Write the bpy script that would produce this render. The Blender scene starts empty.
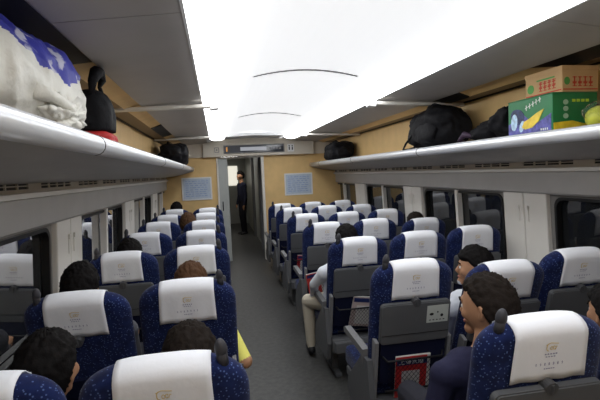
import bpy, bmesh, math, random
from mathutils import Vector, Matrix, noise
random.seed(7)
SC = bpy.context.scene
COL = SC.collection
PI = math.pi
CX = .66            # centre line of the coach
Y_END = 8.4         # end wall of the saloon
PITCH = .98
# ------------------------------------------------------------------ materials
MATS = {}
def mat(name, col, rough=.6, spec=.4, metal=0, bump=0, bscale=60, var=0, vscale=8, emit=None, estr=1, sheen=0, trans=0, ior=1.45, coat=0):
    if name in MATS: return MATS[name]
    m = bpy.data.materials.new(name); m.use_nodes = True
    nt = m.node_tree; N = nt.nodes; L = nt.links
    b = N['Principled BSDF']
    b.inputs['Base Color'].default_value = (*col, 1)
    b.inputs['Roughness'].default_value = rough
    b.inputs['Specular IOR Level'].default_value = spec
    b.inputs['Metallic'].default_value = metal
    b.inputs['Sheen Weight'].default_value = sheen
    b.inputs['Transmission Weight'].default_value = trans
    b.inputs['IOR'].default_value = ior
    b.inputs['Coat Weight'].default_value = coat
    tc = N.new('ShaderNodeTexCoord')
    if var:
        n = N.new('ShaderNodeTexNoise'); n.inputs['Scale'].default_value = vscale; n.inputs['Detail'].default_value = 4
        L.new(tc.outputs['Object'], n.inputs['Vector'])
        r = N.new('ShaderNodeValToRGB')
        r.color_ramp.elements[0].position = .3; r.color_ramp.elements[1].position = .7
        r.color_ramp.elements[0].color = (*[max(0, c*(1-var)) for c in col], 1)
        r.color_ramp.elements[1].color = (*[min(1, c*(1+var)) for c in col], 1)
        L.new(n.outputs['Fac'], r.inputs['Fac']); L.new(r.outputs['Color'], b.inputs['Base Color'])
    if bump:
        n2 = N.new('ShaderNodeTexNoise'); n2.inputs['Scale'].default_value = bscale; n2.inputs['Detail'].default_value = 3
        L.new(tc.outputs['Object'], n2.inputs['Vector'])
        bp = N.new('ShaderNodeBump'); bp.inputs['Strength'].default_value = bump; bp.inputs['Distance'].default_value = .01
        L.new(n2.outputs['Fac'], bp.inputs['Height']); L.new(bp.outputs['Normal'], b.inputs['Normal'])
    if emit:
        b.inputs['Emission Color'].default_value = (*emit, 1); b.inputs['Emission Strength'].default_value = estr
    MATS[name] = m
    return m

def speckle_mat(name, base, dots, scale, thr, rough=.9, base2=None):
    m = mat(name, base, rough, .2, sheen=.1)
    nt = m.node_tree; N = nt.nodes; L = nt.links; b = N['Principled BSDF']
    tc = N.new('ShaderNodeTexCoord')
    v = N.new('ShaderNodeTexVoronoi'); v.inputs['Scale'].default_value = scale
    L.new(tc.outputs['Object'], v.inputs['Vector'])
    lt = N.new('ShaderNodeMath'); lt.operation = 'LESS_THAN'; lt.inputs[1].default_value = thr
    L.new(v.outputs['Distance'], lt.inputs[0])
    n = N.new('ShaderNodeTexNoise'); n.inputs['Scale'].default_value = 25; n.inputs['Detail'].default_value = 5
    L.new(tc.outputs['Object'], n.inputs['Vector'])
    r = N.new('ShaderNodeValToRGB'); r.color_ramp.elements[0].position = .35; r.color_ramp.elements[1].position = .7
    r.color_ramp.elements[0].color = (*base, 1); r.color_ramp.elements[1].color = (*(base2 or [c*1.6 for c in base]), 1)
    L.new(n.outputs['Fac'], r.inputs['Fac'])
    mx = N.new('ShaderNodeMix'); mx.data_type = 'RGBA'
    L.new(lt.outputs[0], mx.inputs['Factor']); L.new(r.outputs['Color'], mx.inputs['A']); mx.inputs['B'].default_value = (*dots, 1)
    L.new(mx.outputs['Result'], b.inputs['Base Color'])
    return m

M_SEAT = speckle_mat('seat_fabric', (.004, .008, .045), (.07, .11, .26), 95, .24, base2=(.008, .017, .085))
M_COVER = mat('cover_cloth', (.82, .83, .88), .85, .2, bump=.15, bscale=35)
M_GREY = mat('grey_plastic', (.10, .103, .11), .5, .4, bump=.03, bscale=300)
M_GREY2 = mat('mid_grey_plastic', (.20, .20, .21), .45, .4)
M_DARK = mat('dark_plastic', (.012, .012, .015), .5, .4)
M_NAVY = mat('pocket_navy', (.006, .008, .03), .9, .2)
M_NET = mat('net_cord', (.01, .01, .018), .8, .2)
M_CREAM = mat('cream_panel', (.62, .57, .49), .4, .4, var=.04, vscale=3)
M_PILLAR = mat('pillar_white', (.74, .71, .66), .45, .4, var=.03, vscale=4)
M_RACKG = mat('rack_grey', (.40, .385, .37), .4, .5, var=.05, vscale=5)
M_PANEL = mat('ceiling_grey', (.43, .41, .395), .5, .4, var=.04, vscale=4)
M_ALU = mat('rail_aluminium', (.74, .76, .80), .28, .5, metal=.35)
M_YEL = mat('yellow_laminate', (.74, .51, .23), .5, .4, var=.06, vscale=6)
M_BRN = mat('brown_strip', (.22, .16, .10), .55, .3)
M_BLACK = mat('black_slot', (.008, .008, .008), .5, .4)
M_CEIL = mat('ceiling_white', (.88, .89, .90), .5, .3)
M_GLOW = mat('diffuser_glow', (.9, .9, .9), .4, .3, emit=(.97, .99, 1.0), estr=6)
M_LUM = mat('ceiling_added_glow', (.85, .86, .87), .5, .3, emit=(.97, .98, 1.0), estr=.74)  # glow added to the middle ceiling to brighten its strip-lit white
M_WHITE = mat('white_plastic', (.78, .78, .78), .4, .4)
M_LOGO = mat('gold_print', (.66, .50, .22), .7, .2)
M_INK = mat('ink_print', (.30, .29, .42), .8, .2)
M_DOOR = mat('door_grey', (.42, .44, .43), .4, .5, var=.04)
M_LABEL = mat('label_paper', (.50, .53, .50), .7, .3)

# floor: grey speckled rubber
M_FLOOR = speckle_mat('floor_rubber', (.050, .050, .050), (.095, .094, .092), 140, .22, rough=.42, base2=(.078, .077, .075))
M_FLOOR.node_tree.nodes['Principled BSDF'].inputs['Sheen Weight'].default_value = 0
# ------------------------------------------------------------------ mesh helpers
def link(o, parent=None):
    COL.objects.link(o)
    if parent: o.parent = parent
    return o
def obj(name, bm, m, parent=None, smooth=False, loc=None):
    bm.normal_update()
    me = bpy.data.meshes.new(name); bm.to_mesh(me); bm.free()
    for x in (m if isinstance(m, (list, tuple)) else [m]): me.materials.append(x)
    if smooth:
        me.polygons.foreach_set('use_smooth', [True]*len(me.polygons))
    o = bpy.data.objects.new(name, me)
    if loc: o.location = loc
    return link(o, parent)
def fix(bm): bmesh.ops.recalc_face_normals(bm, faces=bm.faces)
def thing(name, label, cat, loc=(0, 0, 0), rz=0, group=None):
    o = bpy.data.objects.new(name, None); COL.objects.link(o); o.empty_display_size = .1
    o.location = loc; o.rotation_euler = (0, 0, rz); tag(o, label, cat, group); return o
def tag(o, label, cat, group=None):
    o['label'] = label; o['category'] = cat
    if group: o['group'] = group
    return o
def struct(name, bm, m, smooth=False):
    o = obj(name, bm, m, None, smooth); o['kind'] = 'structure'; return o
def box(bm, x0, x1, y0, y1, z0, z1, bev=0, mi=0, mtx=None):
    vs = [bm.verts.new((x, y, z)) for x in (x0, x1) for y in (y0, y1) for z in (z0, z1)]
    fs = [bm.faces.new([vs[i] for i in q]) for q in ((0, 1, 3, 2), (4, 6, 7, 5), (0, 4, 5, 1), (2, 3, 7, 6), (0, 2, 6, 4), (1, 5, 7, 3))]
    allv = set(vs)
    if bev:
        es = list({e for f in fs for e in f.edges})
        r = bmesh.ops.bevel(bm, geom=es, offset=bev, segments=2, affect='EDGES', profile=.5)
        fs = list({f for f in r['faces']} | {f for f in fs if f.is_valid})
        allv = {v for f in fs for v in f.verts}
    for f in fs:
        if f.is_valid: f.material_index = mi
    if mtx: bmesh.ops.transform(bm, matrix=mtx, verts=[v for v in allv if v.is_valid])
    return bm
def prism(bm, pts, y0, y1, mi=0, closed=True, ny=1):
    """polygon in (x,z) extruded along y"""
    rows = [[bm.verts.new((x, y0+(y1-y0)*j/ny, z)) for x, z in pts] for j in range(ny+1)]
    n = len(pts)
    for j in range(ny):
        for i in range(n if closed else n-1):
            f = bm.faces.new((rows[j][i], rows[j][(i+1) % n], rows[j+1][(i+1) % n], rows[j+1][i])); f.material_index = mi
    if closed:
        bm.faces.new(rows[0]).material_index = mi; bm.faces.new(rows[-1]).material_index = mi
    fix(bm); return bm
def plate(bm, pts, axis, a0, a1, mi=0):
    """polygon pts extruded along an axis: axis 'y' pts=(x,z), 'x' pts=(y,z), 'z' pts=(x,y)"""
    def P(p, a): return {'y': (p[0], a, p[1]), 'x': (a, p[0], p[1]), 'z': (p[0], p[1], a)}[axis]
    A = [bm.verts.new(P(p, a0)) for p in pts]; B = [bm.verts.new(P(p, a1)) for p in pts]; n = len(pts)
    fs = [bm.faces.new(A), bm.faces.new(B)]+[bm.faces.new((A[i], A[(i+1) % n], B[(i+1) % n], B[i])) for i in range(n)]
    for f in fs: f.material_index = mi
    bmesh.ops.recalc_face_normals(bm, faces=fs); return bm
def rrect(x0, x1, z0, z1, r, n=5):
    out = []
    for cx, cz, a0 in ((x1-r, z1-r, 0), (x0+r, z1-r, 90), (x0+r, z0+r, 180), (x1-r, z0+r, 270)):
        for k in range(n+1):
            a = math.radians(a0+90*k/n); out.append((cx+r*math.cos(a), cz+r*math.sin(a)))
    return out
def ring(bm, outer, inner, axis, a0, a1, mi=0):
    def P(p, a): return {'y': (p[0], a, p[1]), 'x': (a, p[0], p[1])}[axis]
    n = len(outer)
    V = [[bm.verts.new(P(p, a)) for p in pts] for pts, a in ((outer, a0), (outer, a1), (inner, a1), (inner, a0))]
    fs = []
    for k in range(4):
        for i in range(n):
            fs.append(bm.faces.new((V[k][i], V[k][(i+1) % n], V[(k+1) % 4][(i+1) % n], V[(k+1) % 4][i])))
    for f in fs: f.material_index = mi
    bmesh.ops.recalc_face_normals(bm, faces=fs); return bm
def tube(bm, pts, r, n=8, mi=0, rs=None):
    pts = [Vector(p) for p in pts]; rows = []
    for i, p in enumerate(pts):
        d = (pts[min(i+1, len(pts)-1)]-pts[max(i-1, 0)]).normalized()
        a = d.orthogonal().normalized() if i == 0 else (rows_a - d*rows_a.dot(d)).normalized()
        rows_a = a; b = d.cross(a); rr = rs[i] if rs else r
        rows.append([bm.verts.new(p+a*math.cos(2*PI*k/n)*rr+b*math.sin(2*PI*k/n)*rr) for k in range(n)])
    fs = []
    for i in range(len(rows)-1):
        for k in range(n): fs.append(bm.faces.new((rows[i][k], rows[i][(k+1) % n], rows[i+1][(k+1) % n], rows[i+1][k])))
    fs.append(bm.faces.new(rows[0])); fs.append(bm.faces.new(rows[-1]))
    for f in fs: f.material_index = mi
    bmesh.ops.recalc_face_normals(bm, faces=fs); return bm
def ball(bm, c, r, nu=16, nv=10, mi=0, fn=None):
    """closed ellipsoid, optional fn(dir)->Vector offset position"""
    if not isinstance(r, (tuple, list)): r = (r, r, r)
    def P(u, v):
        d = Vector((math.cos(u)*math.sin(v), math.sin(u)*math.sin(v), math.cos(v)))
        return Vector(fn(d)) if fn else Vector((c[0]+d.x*r[0], c[1]+d.y*r[1], c[2]+d.z*r[2]))
    top = bm.verts.new(P(0, 0)); bot = bm.verts.new(P(0, PI))
    R = [[bm.verts.new(P(2*PI*i/nu, PI*j/nv)) for i in range(nu)] for j in range(1, nv)]
    fs = []
    for i in range(nu):
        k = (i+1) % nu
        fs.append(bm.faces.new((top, R[0][i], R[0][k]))); fs.append(bm.faces.new((bot, R[-1][k], R[-1][i])))
        for j in range(nv-2): fs.append(bm.faces.new((R[j][i], R[j+1][i], R[j+1][k], R[j][k])))
    for f in fs: f.material_index = mi
    bmesh.ops.recalc_face_normals(bm, faces=fs); return bm
def copy_tree(o, parent=None):
    c = o.copy(); COL.objects.link(c)
    if parent: c.parent = parent
    for ch in list(o.children): copy_tree(ch, c)
    return c
def text_mesh(s, size, m, name, parent, loc, rot, cx=True, ext=.0006):
    cu = bpy.data.curves.new(name, 'FONT'); cu.body = s; cu.size = size; cu.extrude = ext
    cu.align_x = 'CENTER' if cx else 'LEFT'; cu.align_y = 'CENTER'
    t = bpy.data.objects.new('tmp', cu); COL.objects.link(t)
    bpy.context.view_layer.update()
    dg = bpy.context.evaluated_depsgraph_get()
    me = bpy.data.meshes.new_from_object(t.evaluated_get(dg))
    bpy.data.objects.remove(t)
    me.materials.clear(); me.materials.append(m)
    o = bpy.data.objects.new(name, me); o.location = loc; o.rotation_euler = rot
    return link(o, parent)

# ------------------------------------------------------------------ camera
f_px, yaw, pitch, roll = 455.1, .1778, .0618, -.0431
cy, sy, cp, sp, cr, sr = math.cos(yaw), math.sin(yaw), math.cos(pitch), math.sin(pitch), math.cos(roll), math.sin(roll)
R0 = Vector((cy, -sy, 0)); F0 = Vector((sy*cp, cy*cp, -sp)); U0 = Vector((sy*sp, cy*sp, cp))
R = R0*cr+U0*sr; U = U0*cr-R0*sr
cam = bpy.data.cameras.new('camera'); cam.sensor_width = 36; cam.lens = f_px/600*36; cam.clip_start = .05
co = bpy.data.objects.new('camera', cam); COL.objects.link(co)
mw = Matrix((R, U, -F0)).transposed().to_4x4(); mw.translation = Vector((0, 0, 1.6)); co.matrix_world = mw
SC.camera = co

# ------------------------------------------------------------------ coach shell
Y0 = -1.2
bm = bmesh.new(); box(bm, CX-1.75, CX+1.75, Y0, 15.2, -.06, 0); struct('floor', bm, M_FLOOR)
def whw(z):  # wall lean: widest at the waist
    return 1.58+(1.37-z)*.05 if z < 1.37 else 1.58
WIN_PITCH = 1.98
pill = [3.03+WIN_PITCH*k for k in range(-2, 4)]     # pillar centres between windows
PW = .24
SILL = .74; HEAD = 1.385
for side, s in (('left', -1), ('right', 1)):
    # lower wall panel and upper body behind the rack
    bm = bmesh.new()
    prism(bm, [(CX+s*(whw(SILL)), SILL), (CX+s*1.62, .40), (CX+s*1.60, 0), (CX+s*1.74, 0), (CX+s*1.74, SILL)], Y0, Y_END)
    struct('wall_'+side, bm, mat('lower_wall', (.30, .25, .20), .5, .4, var=.06, vscale=4))
    bm = bmesh.new()
    prism(bm, [(CX+s*1.525, 1.74), (CX+s*1.525, 1.80), (CX+s*1.51, 2.14), (CX+s*1.54, 2.17), (CX+s*1.72, 2.17), (CX+s*1.72, 1.385), (CX+s*1.60, 1.385), (CX+s*1.60, 1.74)], Y0, Y_END)
    o = struct('wall_upper_'+side, bm, M_YEL)
    # pillars between windows
    for k, yc in enumerate(pill):
        bm = bmesh.new()
        for (a, b) in ((yc-PW, yc-.004), (yc+.004, yc+PW)):
            box(bm, 0, .13, a, b, SILL, 1.39, .008)
        # little clothes hooks
        for hy in (yc-.05, yc+.05):
            box(bm, -.012, .0, hy-.008, hy+.008, 1.25, 1.28, .003)
            box(bm, -.004, .0, hy-.003, hy+.003, 1.16, 1.25)
        for v in bm.verts:
            x = v.co.x-.012 if s > 0 else -(v.co.x-.012)
            v.co.x = CX+s*(whw(v.co.z)) + x*1.0
        fix(bm)
        o = struct('trim_%d' % (k+1 + (0 if s < 0 else 6)), bm, M_PILLAR)
    # windows
    for k in range(len(pill)-1):
        a, b = pill[k]+PW, pill[k+1]-PW
        def W(bm):
            for v in bm.verts:
                v.co.x = CX+s*(whw(v.co.z)+v.co.x)
            fix(bm)
        bm = bmesh.new(); plate(bm, rrect(a+.0, b-.0, SILL, HEAD, .002, 2), 'x', .055, .062); W(bm)
        w = struct('window_%d' % (k+1+(0 if s < 0 else 5)), bm, mat('window_glass', (.06, .065, .07), .02, .6, trans=.75, ior=1.62))
        bm = bmesh.new(); ring(bm, rrect(a, b, SILL, HEAD, .004), rrect(a+.045, b-.045, SILL+.03, HEAD-.03, .07), 'x', .02, .054); W(bm)
        obj('window_frame', bm, mat('frame_grey', (.22, .21, .20), .4, .5), w)
        bm = bmesh.new(); ring(bm, rrect(a+.045, b-.045, SILL+.03, HEAD-.03, .07), rrect(a+.065, b-.065, SILL+.05, HEAD-.05, .06), 'x', .012, .05); W(bm)
        obj('window_seal', bm, M_BLACK, w)
        bm = bmesh.new(); yc = (a+b)/2; box(bm, -.005, .05, yc-.022, yc+.022, SILL+.02, HEAD-.02, .006); W(bm)
        obj('mullion', bm, M_PILLAR, w)
        bm = bmesh.new(); box(bm, -.03, .07, a, b, SILL-.02, SILL+.012, .006); W(bm)
        obj('window_sill', bm, mat('sill_grey', (.16, .15, .14), .5, .4), w)
    # outer dark skin behind the glass keeps the wall closed around the panes
    bm = bmesh.new(); box(bm, CX+s*1.60 if s > 0 else CX-1.70, CX+1.70 if s > 0 else CX-1.60, Y0, Y_END, 1.386, 1.40)
    struct('trim_%d' % (13 if s < 0 else 14), bm, M_RACKG)

# ceiling: arched middle, light diffusers, grey wing panels, yellow and brown strips
bm = bmesh.new()
arch = [(CX+x, 2.235+.085*(1-(x/.50)**2)) for x in [-.50+1.0*i/16 for i in range(17)]]
prism(bm, arch+[(CX+.76, 2.235), (CX+.76, 2.40), (CX-.76, 2.40), (CX-.76, 2.235)], Y0, Y_END)
struct('ceiling', bm, M_LUM)
bm = bmesh.new()
for yr in (.95, 3.2, 5.45):
    n = len(arch)
    rr = [(x, z-.007*(1-((x-CX)/.5)**4)) for x, z in arch[2:-2]]
    prism(bm, rr+[(x, z+.02) for x, z in reversed(arch[2:-2])], yr-.012, yr+.012)
struct('trim_29', bm, mat('rib_grey', (.30, .30, .31), .6, .2))

for side, s in (('left', -1), ('right', 1)):
    t = thing('ceiling_light', 'long glowing white light strip along the %s edge of the white ceiling' % side, 'light', (CX+s*.625, Y0, 2.22), group='light strips of the ceiling')
    prof = [(.125*math.cos(a), -.045*math.sin(a)) for a in [PI*i/10 for i in range(11)]]
    bm = bmesh.new(); prism(bm, prof, .0, 7.75-Y0); obj('diffuser', bm, M_GLOW, t, True)
    bm = bmesh.new(); box(bm, .118 if s > 0 else -.13, .13 if s > 0 else -.118, 0, 7.8-Y0, -.022, .02); obj('light_frame', bm, M_WHITE, t)
    # grey panel
    segs = [Y0, 1.75, 3.70, 5.2, 6.70, Y_END]
    bm = bmesh.new()
    for a, b in zip(segs, segs[1:]):
        pts = [(CX+s*.755, 2.20), (CX+s*1.20, 2.155), (CX+s*1.215, 2.165), (CX+s*1.215, 2.20), (CX+s*.755, 2.235)]
        prism(bm, pts, a+.003, b-.003)
    struct('trim_%d' % (15 if s < 0 else 16), bm, M_PANEL)
    bm = bmesh.new(); prism(bm, [(CX+s*1.20, 2.180), (CX+s*1.33, 2.134), (CX+s*1.33, 2.20), (CX+s*1.20, 2.21)], Y0, Y_END)
    struct('trim_%d' % (17 if s < 0 else 18), bm, M_YEL)
    bm = bmesh.new(); prism(bm, [(CX+s*1.331, 2.142), (CX+s*1.50, 2.146), (CX+s*1.56, 2.15), (CX+s*1.56, 2.40), (CX+s*1.33, 2.40)], Y0, Y_END)
    struct('trim_%d' % (19 if s < 0 else 20), bm, M_BRN)
    bm = bmesh.new(); box(bm, min(CX+s*1.49, CX+s*1.515), max(CX+s*1.49, CX+s*1.515), Y0, Y_END, 2.135, 2.15); 
    struct('trim_%d' % (21 if s < 0 else 22), bm, M_BLACK)
    # black panels let into the yellow strip
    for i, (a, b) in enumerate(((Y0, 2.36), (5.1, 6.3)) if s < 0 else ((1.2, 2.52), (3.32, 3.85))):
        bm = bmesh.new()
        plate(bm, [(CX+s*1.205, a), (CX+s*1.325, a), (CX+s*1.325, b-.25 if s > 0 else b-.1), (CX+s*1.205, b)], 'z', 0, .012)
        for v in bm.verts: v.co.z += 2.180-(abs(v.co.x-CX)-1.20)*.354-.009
        tag(obj('black_panel', bm, M_BLACK), ['long black panel above the big white sack', 'black panel above the far left black bag', 'black panel above the stacked fruit boxes', 'short black panel above the round black backpack'][i+(0 if s < 0 else 2)], 'vent')
    # cross brackets
    for k, yb in enumerate((.75, 3.72, 6.68)):
        side_w = 'left' if s < 0 else 'right'
        t = thing('ceiling_bracket', '%s %s grey bracket bar with white end block under the wing panel' % (('nearest', 'middle', 'far')[k], side_w), 'bracket', (CX, yb, 2.15))
        bm = bmesh.new()
        mt = Matrix.Translation((s*1.075, 0, -.006)) @ Matrix.Rotation(s*math.atan2(.02, .80), 4, 'Y')
        box(bm, -.43, .43, -.030, .030, -.018, .012, .008, mtx=mt); obj('bar', bm, mat('bar_pale', (.66, .64, .60), .4, .4), t)
        bm = bmesh.new(); mt = Matrix.Translation((s*.655, 0, -.004)) @ Matrix.Rotation(s*.1, 4, 'Y')
        box(bm, -.035, .035, -.045, .045, -.026, .028, .01, mtx=mt); obj('end_cap', bm, M_WHITE, t)
        bm = bmesh.new(); tube(bm, [(s*1.50, 0, -.02), (s*1.515, 0, .0)], .012); ball(bm, (s*1.49, 0, -.010), .02, 10, 6); obj('wall_joint', bm, M_DARK, t, True)
    # luggage rack
    t = thing('luggage_rack', 'grey aluminium luggage rack running along the %s wall above the windows' % side, 'luggage rack', (CX, Y0, 1.6))
    LEN = Y_END-Y0-.02
    bm = bmesh.new(); prism(bm, [(s*1.07, .130), (s*1.52, .125), (s*1.52, .145), (s*1.07, .15)], 0, LEN); obj('shelf', bm, M_RACKG, t)
    bm = bmesh.new()
    prof = [(s*(1.085+.036*math.cos(a)), .127+.036*math.sin(a)) for a in [2*PI*i/16 for i in range(16)]]
    prism(bm, prof, 0, LEN)
    o = obj('front_rail', bm, M_ALU, t, True)
    o.data.polygons[-1].use_smooth = False
    bm = bmesh.new()   # joint bands around the rail
    for yj in (1.75, 3.72, 5.7, 7.6):
        pr = [(s*(1.085+.0375*math.cos(a)), .127+.0375*math.sin(a)) for a in [2*PI*i/16 for i in range(16)]]
        prism(bm, pr, yj-Y0-.004, yj-Y0+.004)
    obj('rail_joint', bm, M_DARK, t)
    bm = bmesh.new()
    und = [(1.075, .095), (1.16, .066), (1.28, .036), (1.42, .012), (1.545, -.001)]
    prism(bm, [(s*x, z) for x, z in und]+[(s*1.545, .12), (s*1.075, .12)], 0, LEN); obj('underside', bm, M_RACKG, t, True)
    for e in t.children[-1].data.polygons: e.use_smooth = False
    # vents and ledge
    bm = bmesh.new(); box(bm, min(s*1.545, s*1.60), max(s*1.545, s*1.60), 0, LEN, -.045, .12); obj('vent_slot', bm, M_BLACK, t)
    bm = bmesh.new(); y = .0; i = 0
    while y < LEN-.05:
        grp = i % 4
        w = .012 if grp < 3 else .16
        box(bm, min(s*1.538, s*1.55), max(s*1.538, s*1.55), y, min(y+w, LEN), -.045, .002); y += w+.11; i += 1
    box(bm, min(s*1.537, s*1.549), max(s*1.537, s*1.549), 0, LEN, -.014, -.009); box(bm, min(s*1.536, s*1.549), max(s*1.536, s*1.549), 0, LEN, -.045, -.026)
    obj('vent_grille', bm, M_CREAM, t)
    bm = bmesh.new(); prism(bm, [(s*1.515, -.045), (s*1.60, -.040), (s*1.60, -.07), (s*1.555, -.075), (s*1.52, -.068)], 0, LEN); obj('ledge', bm, M_PILLAR, t)
    bm = bmesh.new(); prism(bm, [(s*1.545, -.07), (s*1.60, -.07), (s*1.60, -.215), (s*1.565, -.228), (s*1.55, -.215)], 0, LEN); obj('fascia_panel', bm, M_RACKG, t)

# ------------------------------------------------------------------ end wall
DX0, DX1 = .0, .86          # door frame outer edges
bm = bmesh.new()
box(bm, CX-1.72, DX0, Y_END, Y_END+.10, 0, 1.93); box(bm, DX1, CX+1.72, Y_END, Y_END+.10, 0, 1.93)
struct('wall_end', bm, M_YEL)
bm = bmesh.new(); box(bm, CX-1.72, CX+1.72, Y_END-.03, Y_END+.10, 1.93, 2.42)
for xe in (-.23, 1.80):
    box(bm, xe-.006, xe+.006, Y_END-.036, Y_END-.03, 1.93, 2.24)
box(bm, -.23, 1.80, Y_END-.10, Y_END-.03, 1.925, 2.17, .012)
struct('wall_header', bm, M_CREAM)
bm = bmesh.new()   # curved white end piece of the ceiling
prism(bm, [(-.14, 2.19), (.1, 2.235), (.66, 2.255), (1.2, 2.235), (1.46, 2.19), (1.46, 2.3), (-.14, 2.3)], 7.78, Y_END-.03)
struct('trim_23', bm, M_CEIL)
bm = bmesh.new()
box(bm, DX1-.05, DX1, Y_END-.03, Y_END+.10, 0, 1.925, .006); box(bm, DX0, DX0+.03, Y_END-.03, Y_END+.10, 0, 1.925, .006); box(bm, DX0+.03, DX1-.05, Y_END-.02, Y_END+.10, 1.90, 1.925, .004)
struct('trim_24', bm, M_PILLAR)
bm = bmesh.new(); box(bm, DX0+.03, DX0+.20, Y_END+.02, Y_END+.06, .01, 1.90, .004)
d = struct('door_1', bm, M_DOOR)
bm = bmesh.new(); box(bm, DX0+.075, DX0+.095, Y_END+.005, Y_END+.02, .95, 1.12, .004); obj('door_handle', bm, M_DARK, d)
# destination display
t = thing('information_display', 'dark glass passenger information display above the end doorway', 'display', (.69, Y_END-.10, 2.055))
bm = bmesh.new(); box(bm, -.55, .55, -.018, .002, -.075, .075, .008); obj('housing', bm, M_GREY2, t)
bm = bmesh.new(); box(bm, -.53, .53, -.022, -.015, -.06, .06, .004); obj('screen', bm, mat('screen_glass', (.03, .035, .05), .08, .6), t)
bm = bmesh.new(); box(bm, -.25, .22, -.0235, -.021, -.032, .032); obj('screen_reflection', bm, mat('screen_reflection', (.2, .2, .2), .4, .4, emit=(.55, .58, .66), estr=.45), t)  # pale reflection on the screen, drawn as a glowing block
bm = bmesh.new()
for k in range(3): box(bm, -.505, -.48, -.0235, -.021, -.035+.026*k, -.017+.026*k)
obj('orange_mark', bm, mat('orange_led', (.3, .1, .0), .4, .4, emit=(1, .45, .1), estr=.7), t)
bm = bmesh.new()
for k in range(4): box(bm, .28+.055*k, .32+.055*k, -.0235, -.021, -.02, .02)
obj('status_lamp', bm, mat('lamp_dim', (.2, .2, .22), .4, .4), t)
for xx, lb, ic in ((.02, 'small square pictogram plate left of the dark display', 0), (1.36, 'small pale pictogram plate right of the dark display', 1)):
    t = thing('pictogram_plate', lb, 'sign', (xx, Y_END-.10, 2.05))
    bm = bmesh.new(); box(bm, -.06, .06, -.006, .002, -.07, .07, .003); obj('plate', bm, M_CREAM if ic == 0 else M_WHITE, t)
    bm = bmesh.new()
    if ic == 0: ring(bm, rrect(-.04, .04, -.045, .045, .008), rrect(-.03, .03, -.035, .035, .006), 'y', -.009, -.005); box(bm, -.012, .012, -.009, -.005, -.015, .015)
    else:
        for q in (-1, 1): box(bm, q*.028-.01, q*.028+.01, -.009, -.005, -.04, .015); ball(bm, (q*.028, -.007, .035), (.013, .003, .013), 8, 6)
    obj('pictogram', bm, M_DARK if ic else M_GREY2, t)
# notices
M_NOT = mat('notice_paper', (.50, .58, .70), .5, .4, var=.07, vscale=18)
for xx, lb in ((-.365, 'pale blue framed notice on the yellow end wall, left of the doorway'), (1.495, 'pale blue framed notice on the yellow end wall, right of the doorway')):
    t = thing('framed_notice', lb, 'notice', (xx, Y_END-.002, 1.375))
    bm = bmesh.new(); ring(bm, rrect(-.265, .265, -.205, .205, .01), rrect(-.24, .24, -.18, .18, .006), 'y', -.014, 0); obj('frame', bm, M_WHITE, t)
    bm = bmesh.new(); box(bm, -.242, .242, -.008, 0, -.182, .182); obj('sheet', bm, M_NOT, t)
    rnd = random.Random(3)
    for r_ in range(8):
        x = -.2; bm = bmesh.new()
        while x < .18:
            w = rnd.uniform(.02, .07); box(bm, x, min(x+w, .2), -.0095, -.0078, .13-r_*.038, .142-r_*.038); x += w+rnd.uniform(.012, .03)
        obj('printed_line', bm, mat('notice_ink', (.28, .38, .62), .6, .3), t)

# vestibule beyond the doorway
bm = bmesh.new(); box(bm, -.12, -.02, Y_END+.10, 10.9, 0, 2.15); struct('wall_vestibule_left', bm, mat('vest_wall', (.42, .41, .38), .5, .4))
bm = bmesh.new(); box(bm, .93, 1.03, Y_END+.10, 15, 0, 2.15); struct('wall_vestibule_right', bm, M_DOOR)
bm = bmesh.new(); box(bm, -.6, -.5, 10.9, 15, 0, 2.15); box(bm, -.6, -.02, 10.85, 10.95, 0, 2.15); struct('wall_vestibule_side', bm, mat('vest_yellow', (.55, .48, .30), .5, .4))
bm = bmesh.new(); box(bm, -.6, 1.03, Y_END+.10, 15, 2.1, 2.16); struct('ceiling_vestibule', bm, M_PANEL)
bm = bmesh.new(); box(bm, -.6, 1.03, 15, 15.1, 0, 2.15); struct('wall_far', bm, M_DOOR)
for i, yy in enumerate((9.6, 11.6)):
    bm = bmesh.new(); box(bm, .86, .93, yy, yy+.06, 0, 2.1, .005); box(bm, .915, .93, yy+.3, yy+.9, .1, 1.95, .005); struct('trim_%d' % (25+i), bm, M_GREY2)
bm = bmesh.new(); box(bm, .30, .66, 14.96, 15.0, 1.25, 1.88, .02); struct('window_11', bm, mat('lit_window', (.8, .8, .75), .3, .4, emit=(1, .96, .82), estr=.8))
bm = bmesh.new(); box(bm, .1, .55, 11.6, 12.0, 2.06, 2.10, .01)
tag(obj('vestibule_fill', bm, mat('vest_fill', (.9, .9, .9), .4, .4, emit=(1, .97, .92), estr=12)), 'added square white fill light in the far vestibule beyond the doorway', 'light')  # added glowing panel that lights the vestibule

# ------------------------------------------------------------------ seat
HW, HT, SH = .232, .686, .135
T0 = .050
def top_h(x): return HT-SH+SH*max(0, 1-(abs(x)/HW)**2.9)**(1/2.9)
def thick(x): return T0*max(0, 1-(abs(x)/HW)**5)**.5
def back_section(x, off=0, h0=0., n=8):
    """rear bottom -> over the top -> front bottom, list of (y,h)"""
    T = thick(x)+off; ht = top_h(x)+off; rr = .040; hc = ht-rr
    out = []
    for k in range(7):
        h = h0+(hc-h0)*k/6
        out.append((-T-(.012*max(0, 1-h/.3) if off == 0 else 0), h))
    for k in range(1, n):
        a = PI*k/n; out.append((-T*math.cos(a), hc+rr*math.sin(a)))
    for k in range(7):
        h = hc-(hc-h0)*k/6
        bul = .025*math.exp(-((h-.28)/.16)**2)*(1-(x/HW)**2) + .02*math.exp(-((h-.6)/.08)**2)*(1-(x/HW)**2)
        out.append((T+bul, h))
    return out
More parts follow.
